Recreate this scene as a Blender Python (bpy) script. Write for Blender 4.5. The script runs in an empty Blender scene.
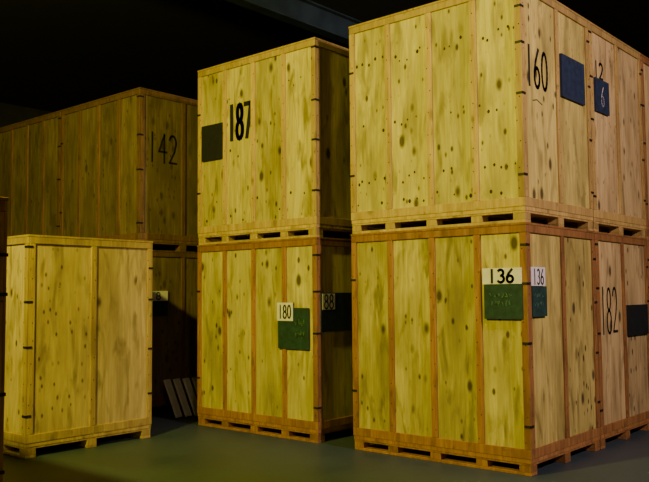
import bpy, bmesh, math, random
from mathutils import Matrix, Vector
L=2.0575; W=1.5977; H=2.3
SK=0.15      # skid height
PR=0.02      # batten thickness
col=bpy.context.collection

# ------------------------------------------------------------------ materials
def nt_new(name):
    m=bpy.data.materials.new(name); m.use_nodes=True
    nt=m.node_tree; b=nt.nodes['Principled BSDF']
    return m,nt,b
def N(nt,t,**kw):
    n=nt.nodes.new(t)
    for k,v in kw.items(): setattr(n,k,v)
    return n
def mixc(nt,fac,a,b,mode='MIX'):
    n=N(nt,'ShaderNodeMix',data_type='RGBA',blend_type=mode)
    for sock,val in ((n.inputs[0],fac),(n.inputs[6],a),(n.inputs[7],b)):
        if hasattr(val,'is_output'): nt.links.new(val,sock)
        elif isinstance(val,(int,float)): sock.default_value=val
        else: sock.default_value=(*val,1)
    return n.outputs[2]
def math_(nt,op,a,b):
    n=N(nt,'ShaderNodeMath',operation=op)
    for i,v in enumerate((a,b)):
        if hasattr(v,'is_output'): nt.links.new(v,n.inputs[i])
        else: n.inputs[i].default_value=v
    return n.outputs[0]
def ramp(nt,src,p0,p1,c0=0.,c1=1.):
    n=N(nt,'ShaderNodeMapRange'); n.clamp=True
    nt.links.new(src,n.inputs[0])
    n.inputs[1].default_value=p0; n.inputs[2].default_value=p1; n.inputs[3].default_value=c0; n.inputs[4].default_value=c1
    return n.outputs[0]
def wood(name,light,dark,seed,knot=1.0,blotch=.5,var=.25):
    m,nt,b=nt_new(name)
    tc=N(nt,'ShaderNodeTexCoord')
    oi=N(nt,'ShaderNodeObjectInfo')
    geo=N(nt,'ShaderNodeNewGeometry')
    # shift coordinates per board and per crate so the grain breaks between boards
    sm=math_(nt,'ADD',geo.outputs['Random Per Island'],math_(nt,'MULTIPLY',oi.outputs['Random'],3.3))
    sm=math_(nt,'ADD',sm,seed*1.37)
    add=N(nt,'ShaderNodeVectorMath',operation='MULTIPLY_ADD')
    cmb=N(nt,'ShaderNodeCombineXYZ')
    for i in range(3): nt.links.new(sm,cmb.inputs[i])
    nt.links.new(cmb.outputs[0],add.inputs[0]); add.inputs[1].default_value=(7,5,9); nt.links.new(tc.outputs['Object'],add.inputs[2])
    vec=add.outputs[0]
    def noise(scale,detail,dist=0):
        g=N(nt,'ShaderNodeMapping'); g.inputs['Scale'].default_value=scale; nt.links.new(vec,g.inputs[0])
        n=N(nt,'ShaderNodeTexNoise'); n.inputs['Scale'].default_value=1; n.inputs['Detail'].default_value=detail; n.inputs['Distortion'].default_value=dist
        nt.links.new(g.outputs[0],n.inputs[0]); return n.outputs[0]
    n1=noise((30,30,1.8),5,1.0)
    n2=noise((3.5,3.5,1.1),5)
    n4=noise((2.6,2.6,.4),1.5)
    n5=noise((9,9,2.2),6,.6)
    sn=math_(nt,'SINE',math_(nt,'MULTIPLY',n4,80),0)
    c=mixc(nt,ramp(nt,n1,.35,.68),light,dark)
    c=mixc(nt,ramp(nt,sn,.1,1.,0,.42),c,dark)
    c=mixc(nt,ramp(nt,n2,.45,.70,0,blotch),c,tuple(x*.50 for x in dark))
    c=mixc(nt,ramp(nt,n5,.52,.68,0,blotch*1.15),c,tuple(x*.42 for x in dark))
    # sparse knots of varying size
    for sc,k0,lim in (((6,6,3.2),.30,.25),((13,13,7),.32,.35)):
        g3=N(nt,'ShaderNodeMapping'); g3.inputs['Scale'].default_value=sc; nt.links.new(vec,g3.inputs[0])
        v=N(nt,'ShaderNodeTexVoronoi'); v.inputs['Scale'].default_value=1; nt.links.new(g3.outputs[0],v.inputs[0])
        sx=N(nt,'ShaderNodeSeparateColor'); nt.links.new(v.outputs['Color'],sx.inputs[0])
        rad=ramp(nt,sx.outputs[0],lim,1.,.0,k0)
        d=math_(nt,'SUBTRACT',rad,v.outputs['Distance'])
        c=mixc(nt,ramp(nt,d,0.,.14,0,.9*knot),c,(.045,.028,.012))
    rnd=ramp(nt,geo.outputs['Random Per Island'],0,1,1-var,1+var*.4)
    hs=N(nt,'ShaderNodeHueSaturation'); nt.links.new(rnd,hs.inputs['Value']); nt.links.new(c,hs.inputs['Color'])
    nt.links.new(hs.outputs[0],b.inputs['Base Color'])
    b.inputs['Roughness'].default_value=.75
    bp=N(nt,'ShaderNodeBump'); bp.inputs['Strength'].default_value=.25; bp.inputs['Distance'].default_value=.004
    nt.links.new(n1,bp.inputs['Height']); nt.links.new(bp.outputs[0],b.inputs['Normal'])
    return m
def plain(name,c,rough=.6,metal=0,noise=.3,scale=8):
    m,nt,b=nt_new(name)
    tc=N(nt,'ShaderNodeTexCoord'); n=N(nt,'ShaderNodeTexNoise'); n.inputs['Scale'].default_value=scale; n.inputs['Detail'].default_value=5
    nt.links.new(tc.outputs['Object'],n.inputs[0])
    o=mixc(nt,ramp(nt,n.outputs[0],.3,.7),tuple(x*(1-noise) for x in c),tuple(min(1,x*(1+noise)) for x in c))
    nt.links.new(o,b.inputs['Base Color']); b.inputs['Roughness'].default_value=rough; b.inputs['Metallic'].default_value=metal
    return m
M_BLACK=plain('black_paint',(.006,.006,.008),.8)
M_CLIP=plain('clip_steel',(.02,.02,.022),.6,.4)
M_GREEN=plain('chalkboard_green',(.010,.050,.048),.75,0,.35,14)
M_NAVY=plain('chalkboard_navy',(.012,.028,.08),.75,0,.35,14)
M_DARK=plain('chalkboard_black',(.006,.009,.014),.75,0,.35,14)
M_WHITE=plain('label_paper',(.80,.80,.88),.8,0,.08,10)
M_CHALK=plain('chalk_mark',(.10,.22,.16),.9,0,.2,30)
M_SPOT=plain('rust_spot',(.035,.022,.012),.8)

# ------------------------------------------------------------------ mesh helpers
def bx(bm,x0,x1,y0,y1,z0,z1,mi=0):
    vs=[bm.verts.new((x,y,z)) for z in (z0,z1) for y in (y0,y1) for x in (x0,x1)]
    for f in ((0,2,3,1),(4,5,7,6),(0,1,5,4),(1,3,7,5),(3,2,6,7),(2,0,4,6)):
        fc=bm.faces.new([vs[i] for i in f]); fc.material_index=mi
def mk(name,bm,mats,parent=None,loc=(0,0,0),bevel=0):
    bmesh.ops.recalc_face_normals(bm,faces=bm.faces[:])
    me=bpy.data.meshes.new(name); bm.to_mesh(me); bm.free()
    for m in mats: me.materials.append(m)
    o=bpy.data.objects.new(name,me); col.objects.link(o); o.location=loc
    if parent: o.parent=parent
    if bevel:
        b=o.modifiers.new('bevel','BEVEL'); b.width=bevel; b.segments=1; b.limit_method='ANGLE'
    return o
def ell(cx,cy,rx,ry,a0,a1,n=14):
    return [(cx+rx*math.cos(math.radians(a0+(a1-a0)*i/n)),cy+ry*math.sin(math.radians(a0+(a1-a0)*i/n))) for i in range(n+1)]
DIG={
'0':[ell(.3,.5,.25,.48,0,360,20)],
'1':[[(.3,.0),(.3,1.)]],
'2':[ell(.3,.74,.24,.25,160,-20,10)+[(.42,.42),(.08,.03),(.58,.03)]],
'3':[ell(.28,.75,.22,.23,140,-80,10)+ell(.28,.27,.26,.26,80,-140,10)],
'4':[[(.42,.0),(.42,1.)],[(.42,.98),(.05,.38),(.6,.38)]],
'6':[[(.46,1.),(.2,.68),(.08,.4)]+ell(.3,.26,.23,.25,160,520,18)],
'7':[[(.05,.97),(.55,.97),(.22,0.)]],
'8':[ell(.3,.74,.2,.24,-90,270,16),ell(.3,.25,.25,.25,90,450,16)],
}
def P(face,s,z,d):
    return Vector((-L+s,-d,z)) if face=='S' else Vector((d,s,z))
def ribbon(bm,face,pts,w,d,mi,jit=0):
    for (a,b) in zip(pts[:-1],pts[1:]):
        dx,dy=b[0]-a[0],b[1]-a[1]; l=math.hypot(dx,dy)
        if l<1e-6: continue
        nx,ny=-dy/l*w/2,dx/l*w/2; ex,ey=dx/l*w*.35,dy/l*w*.35
        q=[(a[0]-ex+nx,a[1]-ey+ny),(b[0]+ex+nx,b[1]+ey+ny),(b[0]+ex-nx,b[1]+ey-ny),(a[0]-ex-nx,a[1]-ey-ny)]
        top=[bm.verts.new(P(face,s,z,d+.0015)) for s,z in q]
        f=bm.faces.new(top); f.material_index=mi
def text(bm,face,txt,s0,s1,z0,z1,w,d,mi=0):
    n=len(txt); unit=(s1-s0)/n
    for i,ch in enumerate(txt):
        if ch not in DIG: continue
        for st in DIG[ch]:
            pts=[(s0+unit*(i+.08)+p[0]/.6*unit*.84, z0+p[1]*(z1-z0)) for p in st]
            ribbon(bm,face,pts,w,d,mi)
def plate(bm,face,s0,s1,z0,z1,d0,d1,mi):
    a=P(face,s0,z0,d0); b=P(face,s1,z1,d1)
    bx(bm,min(a.x,b.x),max(a.x,b.x),min(a.y,b.y),max(a.y,b.y),min(a.z,b.z),max(a.z,b.z),mi)
LMATS=[M_BLACK,M_GREEN,M_NAVY,M_DARK,M_WHITE,M_CHALK]

def crate(x,y,z,seed,pan,frm,nS=4,nE=2,labels=None,spots=0,clips=True,bw=.068):
    rnd=random.Random(seed)
    e=bpy.data.objects.new('wooden_storage_crate',None); e.empty_display_size=.3; col.objects.link(e); e.location=(x,y,z)
    Wb=W-.014
    # skid: bottom boards, blocks, deck
    bm=bmesh.new()
    for yy in (0.01,Wb/2-.06,Wb-.13): bx(bm,-L+.01,-.01,yy,yy+.12,0,.028)
    for xx in (-L+.01,-L*.75-.06,-L/2-.06,-L*.25-.06,-.13):
        for yy in (0.01,Wb/2-.06,Wb-.13): bx(bm,xx,xx+.12,yy,yy+.12,.028,.09)
    for xx in (-L+.01,-L*.75-.06,-L/2-.06,-L*.25-.06,-.13): bx(bm,xx,xx+.12,0.012,Wb-.012,.09,.11)
    for yy in (0.008,Wb-.03): bx(bm,-L+.008,-.008,yy,yy+.022,.0905,.11)
    bx(bm,-L+.005,-.005,.005,Wb-.005,.11,SK)
    mk('skid',bm,[frm],e,bevel=.003)
    # plywood panels
    bm=bmesh.new(); t=.012
    for (n,ax) in ((nS,'x'),(nE,'y')):
        for i in range(n):
            if ax=='x':
                a=-L+PR+(L-2*PR)*i/n; b=-L+PR+(L-2*PR)*(i+1)/n
                bx(bm,a+.001,b-.001,PR,PR+t,SK,H-.03); bx(bm,a+.001,b-.001,Wb-PR-t,Wb-PR,SK,H-.03)
            else:
                a=PR+t+(Wb-2*PR-2*t)*i/n; b=PR+t+(Wb-2*PR-2*t)*(i+1)/n
                bx(bm,-PR-t,-PR,a+.001,b-.001,SK,H-.03); bx(bm,-L+PR,-L+PR+t,a+.001,b-.001,SK,H-.03)
    mk('plywood_panels',bm,[pan],e)
    # frame
    bm=bmesh.new()
    zb,zt=SK,H-.022; rb,rt=.085,.07
    for (y0,y1) in ((0,PR),(Wb-PR,Wb)):
        bx(bm,-L,0,y0,y1,zb,zb+rb); bx(bm,-L,0,y0,y1,zt-rt,zt)
        for i in range(nS+1):
            c=-L+L*i/nS; a=max(-L,c-bw/2 if 0<i<nS else (c if i==0 else c-bw)); b=min(0,a+bw)
            bx(bm,a,b,y0,y1,zb+rb+.001,zt-rt-.001)
    for (x0,x1) in ((-PR,0),(-L,-L+PR)):
        bx(bm,x0,x1,PR+.001,Wb-PR-.001,zb,zb+rb); bx(bm,x0,x1,PR+.001,Wb-PR-.001,zt-rt,zt)
        for i in range(nE+1):
            c=Wb*i/nE; a=(c-bw/2 if 0<i<nE else (PR+.001 if i==0 else c-bw)); b=min(Wb-PR-.001,a+bw)
            bx(bm,x0,x1,a,b,zb+rb+.001,zt-rt-.001)
    bx(bm,-L-.004,.004,-.004,Wb+.004,H-.022,H)   # lid
    mk('frame_battens',bm,[frm],e,bevel=.003)
    # corner clips
    bm=bmesh.new()
    for (cx,cy,sx,sy,zs) in ((0,0,-1,1,(.45,1.18,1.66,2.1)),(0,Wb,-1,-1,(.5,1.0,1.6,2.0)),(-L,0,1,1,(.6,1.75)),(-L,Wb,1,-1,(.6,1.75))):
        for zz in zs:
            zc=zz+rnd.uniform(-.09,.09)
            a,b=sorted((cx+.005*-sx,cx+.06*sx)); c,d=sorted((cy-.006*sy,cy)); bx(bm,a,b,c,d,zc-.011,zc+.011)
            a,b=sorted((cx-.006*sx,cx)); c,d=sorted((cy-.006*sy,cy+.06*sy)); bx(bm,a,b,c,d,zc-.011,zc+.011)
    mk('corner_clips',bm,[M_CLIP],e)
    # nails and rust spots
    bm=bmesh.new()
    def disc(face,s,zz,r,d):
        vs=[bm.verts.new(P(face,s+r*math.cos(k*math.pi/3),zz+r*1.3*math.sin(k*math.pi/3),d+.0012)) for k in range(6)]; bm.faces.new(vs)
    for i in range(nS+1):
        s=min(max(L*i/nS,.04),L-.04)
        for k in range(9):
            disc('S',s+rnd.uniform(-.02,.02),.3+k*.22+rnd.uniform(-.02,.02),.006,0)
    for i in range(nE+1):
        s=min(max(Wb*i/nE,.05),Wb-.05)
        for k in range(9):
            disc('E',s+rnd.uniform(-.02,.02),.3+k*.22+rnd.uniform(-.02,.02),.006,0)
    if spots:
        for zz,den in ((.55,.8),(1.12,.75),(1.83,.85),(.32,.4)):
            for i in range(nS):
                for k in range(5):
                    if rnd.random()<den*spots:
                        zc=zz+rnd.uniform(-.05,.05)
                        disc('S',L*(i+.16+.17*k)/nS+rnd.uniform(-.03,.03),zc,rnd.uniform(.008,.018),-PR)
    mk('nail_heads',bm,[M_SPOT],e)
    if labels:
        bm=bmesh.new()
        for l in labels:
            if l[0]=='t': _,face,txt,s0,s1,z0,z1,w,d,mi=l; text(bm,face,txt,s0,s1,z0,z1,w,d,mi)
            elif l[0]=='p': _,face,s0,s1,z0,z1,d0,d1,mi=l; plate(bm,face,s0,s1,z0,z1,d0,d1,mi)
            elif l[0]=='l': _,face,pts,w,d,mi=l; ribbon(bm,face,pts,w,d,mi)
        o=mk('number_labels',bm,LMATS,e)
    return e

# wood finishes
yellow=wood('plywood_yellow',(.76,.68,.22),(.56,.47,.13),1,1.,.6,.25)
yellow2=wood('plywood_honey',(.74,.65,.21),(.50,.41,.11),2,1.,.75,.3)
tan=wood('plywood_tan',(.72,.58,.30),(.54,.40,.18),3,1.,.65,.25)
dull=wood('plywood_shaded',(.27,.21,.085),(.17,.12,.045),4,.8,.5)  # dimness of far and rear stacks put into a darker wood colour
fr_y=wood('batten_pine',(.66,.50,.17),(.48,.32,.10),5,.5,.4,.25)
fr_o=wood('batten_orange',(.48,.25,.08),(.31,.14,.045),6,.4,.45)
fr_d=wood('batten_shaded',(.28,.16,.065),(.17,.09,.035),7,.4,.4)  # batten colour darkened to stand in for shade on the far stacks

def scrib(face,s0,s1,z0,z1,seed,mi=5,w=.006,d=.012,rows=2):
    r=random.Random(seed); out=[]
    for k in range(rows):
        zc=z1-(k+.6)*(z1-z0)/(rows+.3); n=6
        for i in range(n):
            sc=s0+(s1-s0)*(.12+.76*i/n); h=(z1-z0)*.13; ww=(s1-s0)*.05
            pts=[(sc+r.uniform(-ww,ww),zc+r.uniform(-h,h)) for _ in range(4)]
            out.append(('l',face,pts,w,d,mi))
    return out
PD=-PR
# right stack (three deep)
crate(0,0,0,11,yellow2,fr_o,labels=[
  ('p','S',L-.455,L-.05,1.735,1.885,0,.008,4),('t','S','136',L-.40,L-.12,1.75,1.87,.024,.009,0),
  ('p','S',L-.44,L-.045,1.41,1.73,0,.010,1)]+scrib('S',L-.40,L-.09,1.5,1.68,3)+[
  ('p','E',.07,.36,1.715,1.89,0,.008,4),('t','E','136',.10,.33,1.73,1.87,.016,.009,0),
  ('p','E',.08,.38,1.43,1.71,0,.010,1)]+scrib('E',.1,.35,1.48,1.68,5))
crate(0,0,H,12,yellow,fr_y,spots=1,labels=[
  ('t','E','160',.11,.60,1.32,1.70,.038,PD,0),
  ('p','E',.86,1.42,1.33,1.77,PD,.010,2),
  ('l','E',[(.25,1.18),(.34,1.2),(.45,1.17)],.01,PD,0)])
crate(0,W,0,13,tan,fr_o,labels=[('t','E','182',.12,.62,1.20,1.70,.03,PD,0),('p','E',.88,1.5,1.15,1.50,PD,.012,3)])
crate(0,W,H,14,tan,fr_y,labels=[('p','E',.12,.5,1.33,1.70,PD,.01,2),('t','E','12',.15,.42,1.72,1.90,.03,PD,0),('t','E','6',.25,.36,1.4,1.62,.012,.011,4)])
crate(0,2*W,0,15,tan,fr_o); crate(0,2*W,H,16,tan,fr_o)
# middle stack
mx,my=-2.5645,.005
crate(mx,my,0,21,yellow,fr_o,labels=[
  ('p','S',L-.60,L-.12,1.03,1.50,0,.010,1),('p','S',L-.61,L-.36,1.35,1.56,.010,.014,4),
  ('t','S','180',L-.59,L-.38,1.38,1.53,.018,.015,0)]+scrib('S',L-.34,L-.14,1.1,1.42,7)+[
  ('p','E',.06,.62,1.23,1.67,0,.010,2),('p','E',.08,.30,1.48,1.66,.01,.014,4),('t','E','88',.1,.28,1.49,1.65,.018,.015,0)])
crate(mx,my,H,22,yellow2,fr_y,spots=.25,labels=[
  ('p','S',.09,.49,1.08,1.54,0,.010,3),('t','S','187',.56,1.0,1.30,1.73,.06,PD,0)])
crate(mx,my+W,0,23,dull,fr_o); crate(mx,my+W,H,24,dull,fr_o)
# far stacks
ax,ay=-5.8514,-.0152
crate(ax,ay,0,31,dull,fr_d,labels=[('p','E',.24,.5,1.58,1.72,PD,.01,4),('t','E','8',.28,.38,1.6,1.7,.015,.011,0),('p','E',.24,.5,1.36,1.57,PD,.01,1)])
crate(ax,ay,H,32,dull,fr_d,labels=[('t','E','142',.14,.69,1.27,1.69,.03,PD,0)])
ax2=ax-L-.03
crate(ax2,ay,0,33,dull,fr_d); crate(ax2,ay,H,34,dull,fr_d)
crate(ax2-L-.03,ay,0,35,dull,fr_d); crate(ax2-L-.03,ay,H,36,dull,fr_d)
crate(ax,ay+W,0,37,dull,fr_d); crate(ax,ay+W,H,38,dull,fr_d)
# front single crates
crate(-4.3593,-2.484,0,41,tan,fr_y,spots=0)
crate(-1.56,-5.742,0,42,yellow,fr_o)

# leaning white boards in the gap
e=bpy.data.objects.new('leaning_plastic_panels',None); col.objects.link(e); e.location=(-5.15,.55,0)
M_PAN=plain('white_plastic',(.80,.86,.90),.5,0,.1)
for i in range(5):
    bm=bmesh.new(); bx(bm,-.012,.012,-.06,.06,0,.54)
    bx(bm,.012,.018,-.055,-.045,.01,.53); bx(bm,.012,.018,.045,.055,.01,.53)
    o=mk('panel_%d'%(i+1),bm,[M_PAN],e,bevel=.002)
    o.location=(-.1+.03*i,-.33+.14*i,0.0); o.rotation_euler=(.0,-.42,0.2); o.location.z=.014

# ------------------------------------------------------------------ room shell
X0,X1,Y0,Y1,ZC=-14,9,-11,9,6.1
def slab(name,x0,x1,y0,y1,z0,z1,mat):
    bm=bmesh.new(); bx(bm,x0,x1,y0,y1,z0,z1); return mk(name,bm,[mat])
mf,nt,b=nt_new('concrete_floor')
tc=N(nt,'ShaderNodeTexCoord')
n1=N(nt,'ShaderNodeTexNoise'); n1.inputs['Scale'].default_value=.9; n1.inputs['Detail'].default_value=6; nt.links.new(tc.outputs['Object'],n1.inputs[0])
n2=N(nt,'ShaderNodeTexNoise'); n2.inputs['Scale'].default_value=22; n2.inputs['Detail'].default_value=4; nt.links.new(tc.outputs['Object'],n2.inputs[0])
c=mixc(nt,ramp(nt,n1.outputs[0],.35,.65),(.038,.062,.088),(.058,.088,.115))
c=mixc(nt,ramp(nt,n2.outputs[0],.55,.75,0,.35),c,(.030,.045,.055))
nt.links.new(c,b.inputs['Base Color'])
nt.links.new(ramp(nt,n1.outputs[0],.3,.7,.40,.58),b.inputs['Roughness'])
slab('floor',X0,X1,Y0,Y1,-.2,0,mf)
M_CEIL=plain('ceiling_dark_deck',(.008,.009,.012),.9,0,.3,2)
M_WALL=plain('wall_dark_block',(.014,.015,.018),.9,0,.3,3)
slab('ceiling',X0,X1,Y0,Y1,ZC,ZC+.2,M_CEIL)
slab('wall_back',X0,X1,Y1,Y1+.2,0,ZC,M_WALL); slab('wall_front',X0,X1,Y0-.2,Y0,0,ZC,M_WALL)
slab('wall_left',X0-.2,X0,Y0,Y1,0,ZC,M_WALL); slab('wall_right',X1,X1+.2,Y0,Y1,0,ZC,M_WALL)
M_STEEL=plain('beam_steel',(.030,.055,.11),.6,.1,.3,3)
for xx in (-4.6,.3,4.9):
    bm=bmesh.new()
    bx(bm,xx-.1,xx+.1,Y0,Y1,5.72,5.74); bx(bm,xx-.1,xx+.1,Y0,Y1,ZC-.02,ZC); bx(bm,xx-.012,xx+.012,Y0,Y1,5.74,ZC-.02)
    mk('ceiling_beam',bm,[M_STEEL])

# ------------------------------------------------------------------ lights
def lamp(x,y,z,color,power,rot,size=.5,cone=None):
    e=bpy.data.objects.new('pendant_lamp',None); col.objects.link(e); e.location=(x,y,z)
    bm=bmesh.new(); n=24; prof=[(.05,.34),(.09,.30),(.12,.2),(.28,.08),(.30,.05)]
    rings=[[bm.verts.new((r*math.cos(2*math.pi*k/n),r*math.sin(2*math.pi*k/n),h)) for k in range(n)] for r,h in prof]
    for a,b2 in zip(rings[:-1],rings[1:]):
        for k in range(n): bm.faces.new((a[k],a[(k+1)%n],b2[(k+1)%n],b2[k]))
    bm.faces.new(rings[0])
    mk('shade',bm,[M_STEEL],e)
    bm=bmesh.new(); bx(bm,-.012,.012,-.012,.012,.34,ZC-z); mk('stem',bm,[M_STEEL],e)
    ld=bpy.data.lights.new('bulb','POINT' if cone is None else 'SPOT'); ld.energy=power; ld.color=color; ld.shadow_soft_size=size
    if cone: ld.spot_size=cone; ld.spot_blend=.45
    lo=bpy.data.objects.new('bulb',ld); col.objects.link(lo); lo.parent=e; lo.location=(0,0,-.15 if size<.2 else 0)
    if rot: lo.rotation_euler=Vector(rot).to_track_quat('-Z','Y').to_euler()
    return e
lamp(-2.0,-6.3,5.2,(1.,.87,.10),1750,None,.12)
lamp(5.6,-1.0,5.2,(1.,.70,.60),1350,(-5.6,4,-2.7),.12,math.radians(78))
lamp(6.5,-8.0,5.2,(1.,.60,.34),230,None,.12)  # added dim warm fill for the E faces, not a known fixture
w=bpy.data.worlds.new('world'); bpy.context.scene.world=w; w.use_nodes=True
w.node_tree.nodes['Background'].inputs[0].default_value=(.5,.6,.8,1); w.node_tree.nodes['Background'].inputs[1].default_value=.01

# ------------------------------------------------------------------ camera
a,p,r,f=.7132,.0666,.0085,796.17
F=Vector((-math.sin(a)*math.cos(p),math.cos(a)*math.cos(p),math.sin(p)))
rt=Vector((math.cos(a),math.sin(a),0)); up=rt.cross(F)
R=rt*math.cos(r)-up*math.sin(r); U=R.cross(F)
C=(3.3634,-6.7073,1.655)
cam=bpy.data.cameras.new('camera'); co=bpy.data.objects.new('camera',cam); col.objects.link(co)
co.matrix_world=Matrix(((R[0],U[0],-F[0],C[0]),(R[1],U[1],-F[1],C[1]),(R[2],U[2],-F[2],C[2]),(0,0,0,1)))
cam.sensor_width=36; cam.lens=f*36/649; cam.clip_start=.05
bpy.context.scene.camera=co
